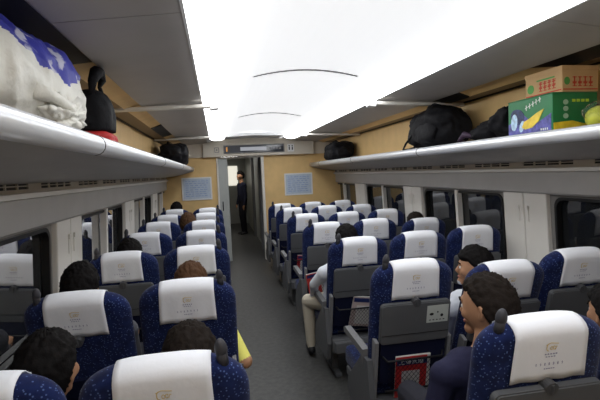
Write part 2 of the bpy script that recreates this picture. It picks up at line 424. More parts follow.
def make_back():
    bm = bmesh.new(); xs = [HW*math.sin(PI/2*(-1+2*i/22)) for i in range(23)]
    rows = [[bm.verts.new((x, y, h)) for y, h in back_section(x)] for x in xs]
    for a, b in zip(rows, rows[1:]):
        for i in range(len(a)-1): bm.faces.new((a[i], a[i+1], b[i+1], b[i]))
    for a, b in zip(rows, rows[1:]): bm.faces.new((a[0], b[0], b[-1], a[-1]))
    bmesh.ops.remove_doubles(bm, verts=bm.verts, dist=.0005); fix(bm)
    return bm
CW = .1275; CDROP = .192
def make_cover():
    bm = bmesh.new(); rows = []
    n = 14
    for i in range(n+1):
        x = -CW+2*CW*i/n
        ht = top_h(x)+.005; T = T0*.985+.006; rr = .040; hc = ht-rr
        edge = abs(x)/CW
        pts = []
        low = HT-CDROP
        for k in range(7):
            h = low+(hc-low)*k/6
            w = .0025*math.sin(x*70+1.3)*(1-k/6)
            pts.append((x*(1+.05*(1-k/6)), -T+w-.004*(1-k/6), h))
        for k in range(1, 8):
            a = PI*k/8; pts.append((x, -T*math.cos(a), hc+rr*math.sin(a)))
        for k in range(7):
            h = hc-(hc-.46)*k/6; pts.append((x, T+.020*math.exp(-((h-.6)/.08)**2)*(1-(x/HW)**2)+.003, h))
        rows.append(pts)
    out = [[bm.verts.new(p) for p in r] for r in rows]
    m_ = len(rows[0])
    inn = []
    for i in range(n+1):
        r = []
        for k in range(m_):
            p = Vector(rows[i][k]); q0 = Vector(rows[i][max(0, k-1)]); q1 = Vector(rows[i][min(m_-1, k+1)])
            tdir = (q1-q0).normalized(); nrm = Vector((0, -tdir.z, tdir.y)).normalized()
            r.append(bm.verts.new(p-nrm*.0025))
        inn.append(r)
    for G, fl in ((out, 0), (inn, 1)):
        for i in range(n):
            for k in range(m_-1): bm.faces.new((G[i][k], G[i][k+1], G[i+1][k+1], G[i+1][k]))
    for i in range(n):
        bm.faces.new((out[i][0], out[i+1][0], inn[i+1][0], inn[i][0])); bm.faces.new((out[i][-1], out[i+1][-1], inn[i+1][-1], inn[i][-1]))
    for k in range(m_-1):
        bm.faces.new((out[0][k], out[0][k+1], inn[0][k+1], inn[0][k])); bm.faces.new((out[-1][k], out[-1][k+1], inn[-1][k+1], inn[-1][k]))
    fix(bm); return bm
def stroke(bm, pts, w, y):
    """flat ribbon in the x-z plane"""
    for (x0, z0), (x1, z1) in zip(pts, pts[1:]):
        d = Vector((x1-x0, z1-z0)); n = Vector((-d.y, d.x)).normalized()*w/2
        a = [(x0+n.x, z0+n.y), (x1+n.x, z1+n.y), (x1-n.x, z1-n.y), (x0-n.x, z0-n.y)]
        plate(bm, a, 'y', y, y+.0008)
def arc(cx, cz, rx, rz, a0, a1, n=8): return [(cx+rx*math.cos(math.radians(a0+(a1-a0)*i/n)), cz+rz*math.sin(math.radians(a0+(a1-a0)*i/n))) for i in range(n+1)]

BLUE_Y = -(T0+.0125)
def build_seat():
    root = thing('train_seat', '', 'seat')
    PV = (0, .176, .435); rot = (math.radians(12), 0, 0)
    def P(o): o.location = PV; o.rotation_euler = rot; return o
    P(obj('backrest', make_back(), M_SEAT, root, True))
    cv = P(obj('headrest_cover', make_cover(), M_COVER, root, True))
    # printed emblem on the cover
    bm = bmesh.new(); y = -(T0*.985+.0095); zc = HT-.078
    stroke(bm, arc(-.012, zc+.004, .006, .013, 80, 290), .0026, y)
    stroke(bm, [(-.021, zc+.012), (-.006, zc+.019), (.022, zc+.015)], .0020, y)
    stroke(bm, arc(-.001, zc, .004, .006, 0, 330), .0018, y); stroke(bm, arc(.008, zc+.001, .004, .006, 20, 340), .0018, y)
    stroke(bm, [(.013, zc-.006), (.016, zc+.006), (.020, zc+.004)], .0016, y)
    obj('emblem', bm, M_LOGO, cv)
    bm = bmesh.new(); y = y-.0004
    for k in range(5): box(bm, -.022+.0095*k, -.0165+.0095*k, y, y+.0009, zc-.022, zc-.018)
    for k in range(4): box(bm, -.018+.0095*k, -.0125+.0095*k, y, y+.0009, zc-.031, zc-.028)
    for k in range(7):
        x = -.048+.0155*k
        stroke(bm, [(x-.003, zc-.054), (x+.003, zc-.054)], .0015, y); stroke(bm, [(x, zc-.050), (x, zc-.060)], .0015, y); stroke(bm, [(x-.002, zc-.060), (x+.003, zc-.058)], .0013, y)
    for k in range(5): box(bm, -.018+.008*k, -.0125+.008*k, y, y+.0009, zc-.074, zc-.071)
    obj('cover_print', bm, M_INK, cv)
    # folding table
    bm = bmesh.new()
    plate(bm, rrect(-.195, .195, .245, .478, .022), 'y', -(T0+.034), -(T0+.006))
    bmesh.ops.bevel(bm, geom=[e for e in bm.edges if abs(e.verts[0].co.y-e.verts[1].co.y) < 1e-6 and e.verts[0].co.y < -(T0+.03)], offset=.005, segments=2, affect='EDGES')
    tb = P(obj('tray_table', bm, M_GREY, root))
    bm = bmesh.new(); box(bm, -.188, .188, -(T0+.036), -(T0+.0335), .298, .301); obj('tray_groove', bm, M_DARK, tb)
    # latch
    bm = bmesh.new()
    n = 16
    plate(bm, [(.0+.023*math.cos(2*PI*k/n), .478+.023*math.sin(2*PI*k/n)) for k in range(n)], 'y', -(T0+.036), -(T0-.002))
    box(bm, -.005, .005, -(T0+.040), -(T0+.034), .462, .494, .002)
    P(obj('tray_latch', bm, mat('latch_grey', (.07, .07, .075), .4, .5), root))
    # lower back: navy backing, pocket frame, net
    bm = bmesh.new(); plate(bm, rrect(-.185, .185, .0, .26, .02), 'y', -(T0+.024), -(T0+.002)); P(obj('pocket_back', bm, M_NAVY, root))
    bm = bmesh.new(); yn = -(T0+.052); step = .026
    x = -.15
    lines = []
    z0, z1 = -.03, .155
    for k in range(-8, 13):
        for dr in (1, -1):
            xs_, zs_ = (-.15+k*step*1.0), (z0)
            a = Vector((xs_, z0)) if dr > 0 else Vector((-xs_, z0)); b = a+Vector((dr*(z1-z0)*.8, z1-z0))
            # clip to |x|<.15
            pts = []
            for q in [i/24 for i in range(25)]:
                p = a.lerp(b, q)
                if abs(p.x) <= .151: pts.append(p)
            if len(pts) > 2: lines.append((pts[0], pts[-1]))
    for a, b in lines:
        tube(bm, [(a.x, yn, a.y), (b.x, yn, b.y)], .0013, 4)
    P(obj('pocket_net', bm, M_NET, root))
    bm = bmesh.new(); tube(bm, [(-.175, -(T0+.02), .17), (-.155, yn-.004, .158), (.155, yn-.004, .158), (.175, -(T0+.02), .17)], .006, 8); tube(bm, [(-.16, yn, -.03), (.16, yn, -.03)], .006, 8)
    P(obj('pocket_bar', bm, M_DARK, root, True))
    for s in (-1, 1):
        bm = bmesh.new(); box(bm, s*.208-.011, s*.208+.011, -(T0+.03), -(T0-.03), -.17, .262, .006); P(obj('side_frame', bm, M_GREY2, root))
    # grab knob (moved to the other side for window seats)
    bm = bmesh.new()
    def knob(d):
        return Vector((d.x*.018*(1-.15*d.z), d.y*.018, d.z*.029+.022))
    ball(bm, (0, 0, 0), 1, 16, 12, fn=knob); tube(bm, [(0, 0, -.035), (0, 0, .02)], .016, 10)
    kb = obj('grab_handle', bm, mat('handle_grey', (.05, .05, .058), .55, .35), root, True); 
    # cushion, armrests, base
    bm = bmesh.new(); box(bm, -.228, .228, .17, .66, .315, .445, .035); obj('seat_cushion', bm, M_SEAT, root)
    bm = bmesh.new(); box(bm, -.225, .225, .16, .63, .255, .315, .01); obj('seat_pan', bm, M_GREY, root)
    bm = bmesh.new(); box(bm, -.215, .215, .05, .17, .22, .33, .02); box(bm, -.2, .2, .012, .05, .235, .32, .01); obj('back_shroud', bm, M_GREY, root)
    for s in (-1, 1):
        bm = bmesh.new(); box(bm, s*.15-.02, s*.15+.02, .24, .30, .02, .26, .006); box(bm, s*.15-.025, s*.15+.025, .14, .56, .0, .03, .006); obj('leg', bm, M_GREY, root)
    return root
def armrest(root, s):
    bm = bmesh.new()
    x = s*.236
    plate(bm, [(.16, .60), (.52, .615), (.545, .60), (.54, .575), (.20, .56), (.16, .50)], 'x', x-.020, x+.020)
    a = obj('armrest', bm, mat('armrest_grey', (.15, .15, .155), .5, .4), root)
    bm = bmesh.new()
    plate(bm, [(.10, .56), (.20, .56), (.50, .30), (.52, .22), (.46, .17), (.10, .17), (.06, .30)], 'x', x-.015, x+.015)
    obj('side_panel', bm, M_GREY, root)
def kill(o):
    for ch in list(o.children): kill(ch)
    bpy.data.objects.remove(o)
proto = build_seat()
ORD = ['nearest', 'second', 'third', 'fourth', 'fifth', 'sixth', 'farthest']
XS = {'LW': -.662, 'LA': -.171, 'RA': .999, 'RM': 1.490, 'RW': 1.981}
NM = {'LW': 'left window seat', 'LA': 'left aisle seat', 'RA': 'right aisle seat', 'RM': 'right middle seat', 'RW': 'right window seat'}
DTH = {('LW', 2): 5, ('LA', 2): 1.5, ('LW', 4): -3, ('LW', 5): -2, ('LA', 3): -2, ('RA', 3): 3, ('RM', 2): 9, ('RW', 3): -4, ('RW', 2): 2.5, ('RW', 4): 5, ('LA', 5): 1.5, ('RM', 4): -1.5, ('RM', 5): 1.5, ('LA', 7): 1, ('RW', 6): 2, ('RM', 6): -2, ('RA', 6): -1}
SEATS = {}
first = True
for c in ('LA', 'LW', 'RA', 'RM', 'RW'):
    for r in range(1, 8):
        s_ = copy_tree(proto)
        s_.location = (XS[c]+(.018 if (c, r) == ('RA', 0) else 0), 1.237+PITCH*(r-1), 0)
        s_['label'] = 'blue speckled seat with white headrest cover, %s row from camera, %s' % (ORD[r-1], NM[c])
        s_['group'] = 'blue seats of the coach'
        th = 12+DTH.get((c, r), 0)
        for ch in list(s_.children):
            n = ch.name.split('.')[0]
            if n in ('backrest', 'headrest_cover', 'tray_table', 'tray_latch', 'pocket_back', 'pocket_net', 'pocket_bar', 'side_frame'):
                ch.rotation_euler = (math.radians(th), 0, 0)
            if n == 'grab_handle':
                if c in ('RM',) or (c == 'RW'):
                    bpy.data.objects.remove(ch); continue
                ks = {'LA': 1, 'LW': -1, 'RA': -1}[c]
                q = Matrix.Translation((0, .176, .435)) @ Matrix.Rotation(math.radians(th), 4, 'X')
                ch.location = q @ Vector((ks*.158, -.012, .685)); ch.rotation_euler = (math.radians(th), math.radians(-6*ks), 0)
        if c[0] == 'L' and r <= 2:      # these tables are folded down out of sight
            for ch in list(s_.children):
                if ch.name.startswith('tray_table'): kill(ch)
        if c in ('LA', 'RA'):
            armrest(s_, 1 if c == 'LA' else -1)
        SEATS[c, r] = (s_, th)
kill(proto)
def on_back(c, r, p):
    s_, th = SEATS[c, r]
    q = Matrix.Translation(s_.location) @ Matrix.Translation((0, .176, .435)) @ Matrix.Rotation(math.radians(th), 4, 'X')
    return q @ Vector(p), th
# sticker on a tray table (second right aisle seat)
def sticker(c, r, x0, x1, z0, z1):
    s_, th = SEATS[c, r]
    tb = [k for k in s_.children if k.name.startswith('tray_table')][0]
    bm = bmesh.new(); box(bm, x0, x1, -(T0+.0355), -(T0+.033), z0, z1)
    o = obj('paper_label', bm, M_LABEL, tb); o['label'] = 'pale grey printed label'
    bm = bmesh.new(); y = -(T0+.0362); w = x1-x0; h = z1-z0
    ball(bm, (x0+w*.22, y, z0+h*.50), (w*.10, .0008, h*.08), 8, 6); ball(bm, (x0+w*.70, y, z0+h*.40), (w*.07, .0008, h*.09), 8, 6); ball(bm, (x0+w*.50, y, z0+h*.60), (w*.04, .0008, h*.05), 8, 6)
    for k in range(5): box(bm, x0+w*(.12+.16*k), x0+w*(.20+.16*k), y, y+.001, z0+h*.13, z0+h*.18)
    obj('label_marks', bm, M_DARK, tb)
sticker('RA', 2, .060, .182, .355, .455)

# magazines in pockets
def magazine(c, r, label, dx=0, w=.20, h=.27, cover=(.55, .03, .03), z0=-.03, title=None, tilt=0, lower=(.62, .60, .60), dy=0):
    p, th = on_back(c, r, (dx, -(T0+.034)-dy, z0))
    t = thing('magazine', label, 'magazine', p); t.rotation_euler = (math.radians(th-1), math.radians(tilt), 0)
    bm = bmesh.new(); box(bm, -w/2, w/2, -.006, .004, 0, h, .001); obj('pages', bm, mat('magazine_pages', (.7, .7, .68), .6, .3), t)
    bm = bmesh.new(); box(bm, -w/2-.001, w/2-.02, -.0085, -.0062, 0, h-.004); obj('front_cover', bm, mat('mag_'+label[:9], cover, .35, .5), t)
    bm = bmesh.new(); box(bm, -w/2+.035, w/2-.06, -.0098, -.0087, .02, h*.70); obj('cover_picture', bm, mat('mag_low%.2f' % lower[0], lower, .35, .5), t)
    bm = bmesh.new(); box(bm, -w/2+.005, w/2-.02, -.0098, -.0087, h*.82, h*.95); obj('title_band', bm, mat('mag_navy', (.02, .03, .12), .35, .5), t)
    if title:
        text_mesh(title, .036, M_WHITE, 'title_text', t, (-.012, -.0104, h*.883), (PI/2, 0, 0))
magazine('RA', 2, 'red and white magazine in the net pocket of the second right aisle seat', 0.0, .20, .30, z0=-.135, title='上海铁道')
magazine('RA', 3, 'pale grey magazine in the net pocket of the third right aisle seat', .03, .21, .25, cover=(.50, .40, .38), z0=-.01, tilt=8, lower=(.68, .66, .64))
magazine('RA', 4, 'red and blue magazine poking from the fourth right aisle seat pocket', -.10, .15, .24, cover=(.6, .05, .04), z0=-.02, tilt=-10, lower=(.55, .60, .75))
magazine('RA', 5, 'red magazine in the fifth right aisle seat pocket', -.06, .15, .23, cover=(.5, .03, .04), z0=-.02, tilt=4, lower=(.62, .30, .30))

# ------------------------------------------------------------------ people
M_SKIN = mat('skin', (.42, .22, .125), .55, .4, var=.05, vscale=20)
M_HAIR = mat('black_hair', (.006, .005, .005), .75, .12, bump=.3, bscale=90)
M_HAIRB = mat('brown_hair', (.075, .038, .020), .75, .12, bump=.3, bscale=90)
M_HAIRG = mat('dark_brown_hair', (.014, .010, .008), .75, .12, bump=.3, bscale=90)
def frustum(bm, p0, r0, p1, r1, n=12):
    tube(bm, [p0, p1], 1, n, rs=[r0, r1]); ball(bm, p0, r0, n, 8); ball(bm, p1, r1, n, 8)
def head_pt(d, off=0):
    x, y, z = d.x*(.076+off), d.y*(.096+off), d.z*(.118+off)
    if d.z < 0:
        k = -d.z; x *= 1-.28*k*k
        if d.y < 0: y *= 1-.30*k
        else: y *= 1-.06*k
    if d.y > .6 and d.z > -.1: y *= 1-.05*(d.y-.6)
    return Vector((x, y, z))
def person(label, loc, shirt, trousers=(.03, .03, .04), hairm=None, hair='short', headc=(0, .10, 1.09), yawd=0, tiltd=0, hip=(0, .36, .53), arms=None, knees=None, stand=False, voxel=.010, headscale=1.0, bare=False, facing=0):
    """body in local metres (+y forward); joints given, one remeshed surface"""
    t = thing('person', label, 'person', loc, facing)
    segs = []   # (p0,r0,p1,r1,mat)
    V = Vector
    hd = V(headc); hp = V(hip)
    sx = -.65*(hd.x-hp.x)
    nb = hd+V((sx, -.02, -.19)); chest = nb.lerp(hp, .32)+V((0, -.01, 0)); belly = nb.lerp(hp, .68)
    segs.append((hd+V((0, -.01, -.06)), .052, nb, .058, 2))
    shl = .175
    sh = [nb+V((s*shl, .0, -.055)) for s in (-1, 1)]
    segs += [(nb+V((-.03, 0, -.03)), .055, sh[0], .056, 0), (nb+V((.03, 0, -.03)), .055, sh[1], .056, 0)]
    for s in (-1, 1):
        segs += [(chest+V((s*.075, 0, .05)), .095, belly+V((s*.065, .01, 0)), .095, 0), (belly+V((s*.065, .01, 0)), .095, hp+V((s*.07, 0, .02)), .10, 0),
                 (chest+V((s*.075, 0, .05)), .09, sh[(s+1)//2], .06, 0)]
    segs.append((chest, .10, belly, .10, 0))
    for i, s in enumerate((-1, 1)):
        h0 = hp+V((s*.09, 0, 0))
        if knees: kn, an = V(knees[i][0]), V(knees[i][1])
        elif stand: kn, an = V((s*.085, .02, .50)), V((s*.085, -.01, .09))
        else: kn, an = V((s*.13, hp.y+.40, .50)), V((s*.12, hp.y+.40, .10))
        segs += [(h0, .088, kn, .062, 1), (kn, .06, an, .040, 1), (an+V((0, -.03, -.045)), .035, an+V((0, .13, -.060)), .028, 3)]
        if arms: el, wr = V(arms[i][0]), V(arms[i][1])
        elif stand: el, wr = sh[i]+V((s*.04, -.01, -.28)), sh[i]+V((s*.05, .06, -.52))
        else: el, wr = sh[i]+V((s*.03, .06, -.27)), V((s*.12, hp.y+.24, .64))
        segs += [(sh[i], .053, el, .040, 0), (el, .041, wr, .030, 2 if bare else 0)]
        d = (wr-el).normalized(); side = d.cross(V((0, 0, 1)));
        side = side.normalized() if side.length > .1 else V((1, 0, 0)); up = side.cross(d)
        palm = wr+d*.055
        segs += [(wr, .027, palm+side*.018, .018, 2), (wr, .027, palm-side*.018, .018, 2)]
        for k, (o_, ln) in enumerate(((-.030, .062), (-.010, .074), (.010, .070), (.029, .055))):
            b0 = palm+side*o_*1.05+d*.01; b1 = b0+d*ln*.55-up*.006; b2 = b1+d*ln*.45-up*.022
            segs += [(b0, .0085, b1, .008, 2), (b1, .008, b2, .007, 2)]
        ts = -s
        th0 = wr+d*.02+side*ts*.022; th1 = th0+d*.028+side*ts*.022-up*.006; th2 = th1+d*.026+side*ts*.004-up*.010
        segs += [(th0, .012, th1, .010, 2), (th1, .010, th2, .008, 2)]
    RH = Matrix.Rotation(math.radians(yawd), 3, 'Z') @ Matrix.Rotation(math.radians(tiltd), 3, 'X')
    S = headscale
    bm = bmesh.new()
    for p0, r0, p1, r1, m_ in segs: frustum(bm, p0, r0, p1, r1)
    ball(bm, hd, 1, 28, 20, fn=lambda d: hd+RH @ (head_pt(d)*S))
    def hs(p): return hd+RH @ (V(p)*S)
    # nose, brow, lips, chin, ears
    tube(bm, [hs((0, .088, .012)), hs((0, .108, -.022)), hs((0, .094, -.036))], 1, 8, rs=[.008, .0135, .010])
    ball(bm, hs((0, .084, -.088)), .024, 10, 8); tube(bm, [hs((-.020, .083, -.058)), hs((0, .093, -.057)), hs((.020, .083, -.058))], .008, 6)
    tube(bm, [hs((-.045, .074, .026)), hs((-.02, .089, .030)), hs((.02, .089, .030)), hs((.045, .074, .026))], .009, 6)
    for s in (-1, 1):
        tube(bm, [hs((s*.074, -.008, .022)), hs((s*.084, -.018, .020)), hs((s*.083, -.018, -.008)), hs((s*.076, -.006, -.030))], .010, 8)
        ball(bm, hs((s*.040, .062, -.020)), .026, 10, 8)
    me = bpy.data.meshes.new('t'); bm.to_mesh(me); bm.free()
    tmp = bpy.data.objects.new('t', me); COL.objects.link(tmp)
    md = tmp.modifiers.new('r', 'REMESH'); md.mode = 'VOXEL'; md.voxel_size = voxel
    sm = tmp.modifiers.new('s', 'SMOOTH'); sm.factor = .5; sm.iterations = 3 if voxel < .009 else 2
    bpy.context.view_layer.update()
    dg = bpy.context.evaluated_depsgraph_get(); me2 = bpy.data.meshes.new_from_object(tmp.evaluated_get(dg))
    bpy.data.objects.remove(tmp)
    me2.name = 'body'
    me2.materials.clear()
    for m_ in (mat('shirt_%.2f_%.2f_%.2f' % shirt, shirt, .85, .2, bump=.3, bscale=18), mat('trousers_%.2f_%.2f_%.2f' % trousers, trousers, .85, .2, bump=.3, bscale=18), M_SKIN, M_DARK): me2.materials.append(m_)
    def dist(p, s):
        a, r0, b, r1 = s[0], s[1], s[2], s[3]; ab = b-a; q = max(0, min(1, (p-a).dot(ab)/max(ab.length_squared, 1e-9)))
        return (p-(a+ab*q)).length-(r0+(r1-r0)*q)
    hz = hd.z-.10
    for f in me2.polygons:
        p = f.center
        if (p-hd).length < .125*S+.01 and p.z > hz-.03 and dist(p, segs[0]) < .03 or (p-hd).length < .12: f.material_index = 2
        else: f.material_index = min(segs, key=lambda s: dist(p, s))[4]
        f.use_smooth = True
    body = bpy.data.objects.new('body', me2); link(body, t)
    # hair shell
    hm = hairm or M_HAIR
    rnd = random.Random(len(label))
    offn = V((rnd.random()*9, rnd.random()*9, 0))
    def hfn(d):
        # hairline: covers top and back, leaves the face and the ears free
        line = .30 if d.y > .35 else (-.12 if d.y > -.15 else -.62)
        if d.y > .35: k = d.z-.42-(.10 if hair == 'receding' else 0)
        elif d.y > -.15:
            q = (.35-d.y)/.5; k = d.z-(.42*(1-q)+.02*q)
        else:
            q = min(1, (-.15-d.y)/.35); k = d.z-(.02*(1-q)+(-.62 if hair != 'long' else -1.0)*q)
        k = max(0, min(1, .5+k*5))
        th = .020 if hair != 'receding' else .013
        if hair == 'receding': th *= 1-.45*max(0, d.z)**2
        wig = .007*noise.noise(d*6+offn)+.007*abs(noise.noise(d*15+offn))+.004*noise.noise(d*30+offn)
        off = -.014+k*(th+.014)+wig*k
        return hd+RH @ (head_pt(d, off)*S)
    bm = bmesh.new(); ball(bm, hd, 1, 84, 56, fn=hfn); obj('hair', bm, hm, t, True)
    # eyes
    for s in (-1, 1):
        bm = bmesh.new(); c = hs((s*.031, .079, .004)); ball(bm, c, .0115, 12, 8); o = obj('eye', bm, mat('eye_white', (.75, .73, .70), .2, .5), t, True)
        bm = bmesh.new(); c2 = hs((s*.031, .0880, .004)); ball(bm, c2, .0055, 8, 6); obj('iris', bm, M_DARK, o, True)
    for s in (-1, 1):
        bm = bmesh.new(); tube(bm, [hs((s*.014, .0965, .030)), hs((s*.032, .0935, .035)), hs((s*.050, .080, .029))], .0036, 6); obj('eyebrow', bm, hm, t, True)
    bm = bmesh.new(); tube(bm, [hs((-.022, .089, -.058)), hs((-.008, .0985, -.0565)), hs((.008, .0985, -.0565)), hs((.022, .089, -.058))], .0042, 6)
    obj('mouth', bm, mat('lips', (.42, .16, .13), .5, .4), t, True)
    return t
def seated(c, r, label, head, **kw):
    """head: world position of head centre"""
    x, y = XS[c], 1.237+PITCH*(r-1)
    hx, hy, hz = head
    return person(label, (x, y, 0), headc=(hx-x, hy-y, hz), **kw)
# head centres (top about .13 above the centre)
seated('LW', 1, 'black-haired passenger in the nearest left window seat, seen from behind', (-.565, 1.55, .995), shirt=(.03, .03, .035), yawd=-14, voxel=.008)
seated('LA', 1, 'passenger low in the nearest left aisle seat, hair top just over the cover', (-.12, 1.53, .98), shirt=(.12, .12, .13), hairm=M_HAIRG, voxel=.009)
seated('LW', 2, 'black-haired passenger in the second left window seat, head just over the cover', (-.73, 2.52, 1.045), shirt=(.10, .10, .12))
seated('LA', 2, 'brown-haired passenger in the second left aisle seat, yellow sleeve and elbow over the aisle', (-.17, 2.54, 1.00), shirt=(.78, .74, .18), hairm=M_HAIRB, bare=True,
       arms=[((-.20, .25, .64), (-.12, .58, .60)), ((.268, .20, .595), (.19, .50, .57))])
seated('LW', 3, 'black-haired passenger in the third left window seat', (-.66, 3.50, 1.03), shirt=(.08, .08, .10))
seated('LA', 5, 'brown-haired passenger between the fourth and fifth left rows', (-.36, 5.45, 1.05), shirt=(.12, .10, .10), hairm=M_HAIRB, voxel=.014)
seated('LW', 7, 'black-haired passenger in the farthest left window seat', (-.65, 7.36, 1.08), shirt=(.05, .05, .07), voxel=.014)
seated('RA', 1, 'dark-haired passenger in navy jacket, nearest right aisle seat, face turned left', (1.02, 1.60, 1.04), shirt=(.018, .018, .045), hairm=M_HAIRG, hair='receding', yawd=30, tiltd=-6, voxel=.007, headscale=1.08,
       hip=(-.02, .40, .53), arms=[((-.25, .33, .62), (-.09, .58, .55)), ((.20, .36, .64), (.08, .60, .56))])
man = [o for o in bpy.data.objects if o.get('label', '').startswith('dark-haired passenger in navy')][0]
bm = bmesh.new()
hx, hy, hz = 1.02-XS['RA'], 1.60-1.237, 1.04
ring_pts = [(hx-.014+.068*math.cos(2*PI*k/18), hy-.018+.068*math.sin(2*PI*k/18), hz-.172-.018*math.sin(2*PI*k/18)) for k in range(19)]
tube(bm, ring_pts, .013, 8); o = obj('shirt_collar', bm, mat('collar_white', (.80, .80, .82), .8, .2), man, True); o['label'] = 'white shirt collar'
seated('RM', 2, 'black-haired passenger in profile in the second row middle right seat', (1.51, 2.50, .975), shirt=(.55, .57, .62), yawd=55, voxel=.008)
seated('RA', 3, 'passenger in white shirt and beige trousers, arm and knee in the aisle, third right row', (1.00, 3.52, 1.03), shirt=(.70, .72, .78), trousers=(.52, .47, .38), voxel=.009,
       arms=[((-.265, .40, .68), (-.23, .62, .50)), ((.2, .35, .66), (.1, .6, .62))],
       knees=[((-.27, .66, .47), (-.27, .62, .10)), ((.08, .78, .50), (.08, .78, .10))], hip=(-.04, .36, .53))
seated('RW', 4, 'dark-haired passenger low in the fourth right window seat', (2.04, 4.50, .99), shirt=(.2, .16, .12), hairm=M_HAIRG, voxel=.014)
seated('RM', 1, 'black-haired passenger at the right picture edge in the nearest right middle seat', (1.645, 1.66, .93), shirt=(.04, .04, .05))
person('attendant in dark uniform standing in the vestibule beyond the doorway', (.64, 12.2, 0), shirt=(.012, .014, .03), trousers=(.012, .012, .02), headc=(0, .03, 1.56), hip=(0, 0, .92), stand=True, voxel=.014, facing=PI*.62, hair='short')

# ------------------------------------------------------------------ luggage
def soft(name, label, cat, c, r, m, squash=3.0, amp=.03, freq=5, seed=0, nu=64, nv=44, folds=0, mats=None, floor=None, fn_mat=None, root=None):
    """soft bag: superellipsoid with creases and a flat bottom"""
    off = Vector((seed*3.1, seed*1.7, seed))
    def sg(v, e): return math.copysign(abs(v)**e, v)
    def F(d):
        e = 2/squash
        nrm = (abs(d.x)**squash+abs(d.y)**squash+abs(d.z)**squash)**(-1/squash)
        p = Vector((d.x*nrm*r[0], d.y*nrm*r[1], d.z*nrm*r[2]))
        n1 = noise.noise(p*freq+off); n2 = abs(noise.noise(p*freq*2.3+off)); n3 = abs(noise.noise(Vector((p.x*4, p.y*freq*3, p.z*4))+off))
        k = 1+(n1*amp-n2*amp*.8-n3*folds)/max(min(r), .01)
        p = p*k
        q = Vector(c)+p
        if floor is not None: q.z = max(q.z, floor)
        return q
    bm = bmesh.new(); ball(bm, c, 1, nu, nv, fn=F)
    if fn_mat:
        for f in bm.faces: f.material_index = fn_mat(f.calc_center_median()-Vector(c), f.normal)
    o = obj(name, bm, mats or m, root, True)
    if root is None: tag(o, label, cat)
    return o
SHELF = 1.751
M_SACK = mat('sack_plastic', (.70, .69, .64), .5, .4, bump=1.0, bscale=22, var=.08, vscale=7)
M_BLU = mat('sack_blue', (.045, .05, .36), .5, .4, bump=.6, bscale=14, var=.25, vscale=30)
_nt = M_BLU.node_tree; _r = [n for n in _nt.nodes if n.type == 'VALTORGB'][0]; _nz = [n for n in _nt.nodes if n.type == 'TEX_NOISE' and n.inputs['Scale'].default_value == 30][0]
_nz.inputs['Scale'].default_value = 16; _r.color_ramp.elements[0].position = .56; _r.color_ramp.elements[0].color = (.04, .045, .33, 1); _r.color_ramp.elements[1].position = .62; _r.color_ramp.elements[1].color = (.5, .5, .62, 1)
M_BLKB = mat('black_nylon', (.006, .006, .008), .7, .2, bump=.6, bscale=22)
M_RED = mat('red_nylon', (.42, .02, .02), .6, .4, bump=.5, bscale=22)
# big white sack
t = thing('woven_sack', 'big white plastic sack with a blue printed patch on the left rack', 'sack', (-.66, 1.90, SHELF))
def sackmat(p, n):
    u = p.y; v = p.z
    if -.36 < u < .40 and v > .0+.26*abs(u+.02)+.006*math.sin(u*50) and v < .30 and p.x > -.10:
        return 1
    return 0
o = soft('sack_body', '', '', (-.67, 1.75, SHELF+.185), (.185, .50, .195), None, squash=2.2, amp=.022, freq=5, seed=2, nu=160, nv=110, folds=.026, mats=[M_SACK, M_BLU], floor=SHELF+.002, fn_mat=sackmat)
for k in list(o.keys()): del o[k]
o.parent = t; o.data.transform(Matrix.Translation((.66, -1.90, -SHELF)))
bm = bmesh.new()   # gathered, tied end
def kn(d):
    a = math.atan2(d.y, d.z); k = 1+.22*math.sin(a*7)+.10*math.sin(a*13+1)
    k += .45*abs(noise.noise(Vector((d.x*2, d.y*5, d.z*5))))
    return Vector((.140+d.x*.05*k, -.20+d.y*.12*k, .075+d.z*.065*k))
ball(bm, (0, 0, 0), 1, 90, 40, fn=kn); obj('gathered_end', bm, M_SACK, t, True)
bm = bmesh.new(); tube(bm, [(.13, -.40, .13), (.165, -.32, .12), (.185, -.24, .10), (.18, -.16, .11), (.15, -.06, .14)], .012, 8, rs=[.03, .018, .012, .018, .03]); obj('tie_end', bm, M_SACK, t, True)
# black and red bag with a strap
t = thing('shoulder_bag', 'black bag with red bottom and looped strap behind the white sack', 'bag', (-.60, 2.39, SHELF))
o = soft('bag_body', '', '', (0, 0, .155), (.12, .12, .135), M_BLKB, squash=3.2, amp=.015, seed=4, floor=.085, folds=.008, root=t)
o = soft('bag_bottom', '', '', (0, 0, .045), (.125, .125, .046), M_RED, squash=3.5, amp=.006, seed=5, floor=.001, root=t)
bm = bmesh.new()
pts = [(.05, -.12, .25), (.06, -.13, .31), (.06, -.05, .365), (.05, .05, .385), (.05, .10, .35), (.05, .04, .31), (.06, .09, .24)]
tube(bm, pts, .012, 8, rs=[.012, .022, .030, .028, .020, .010, .010]); obj('strap', bm, M_BLKB, t, True)
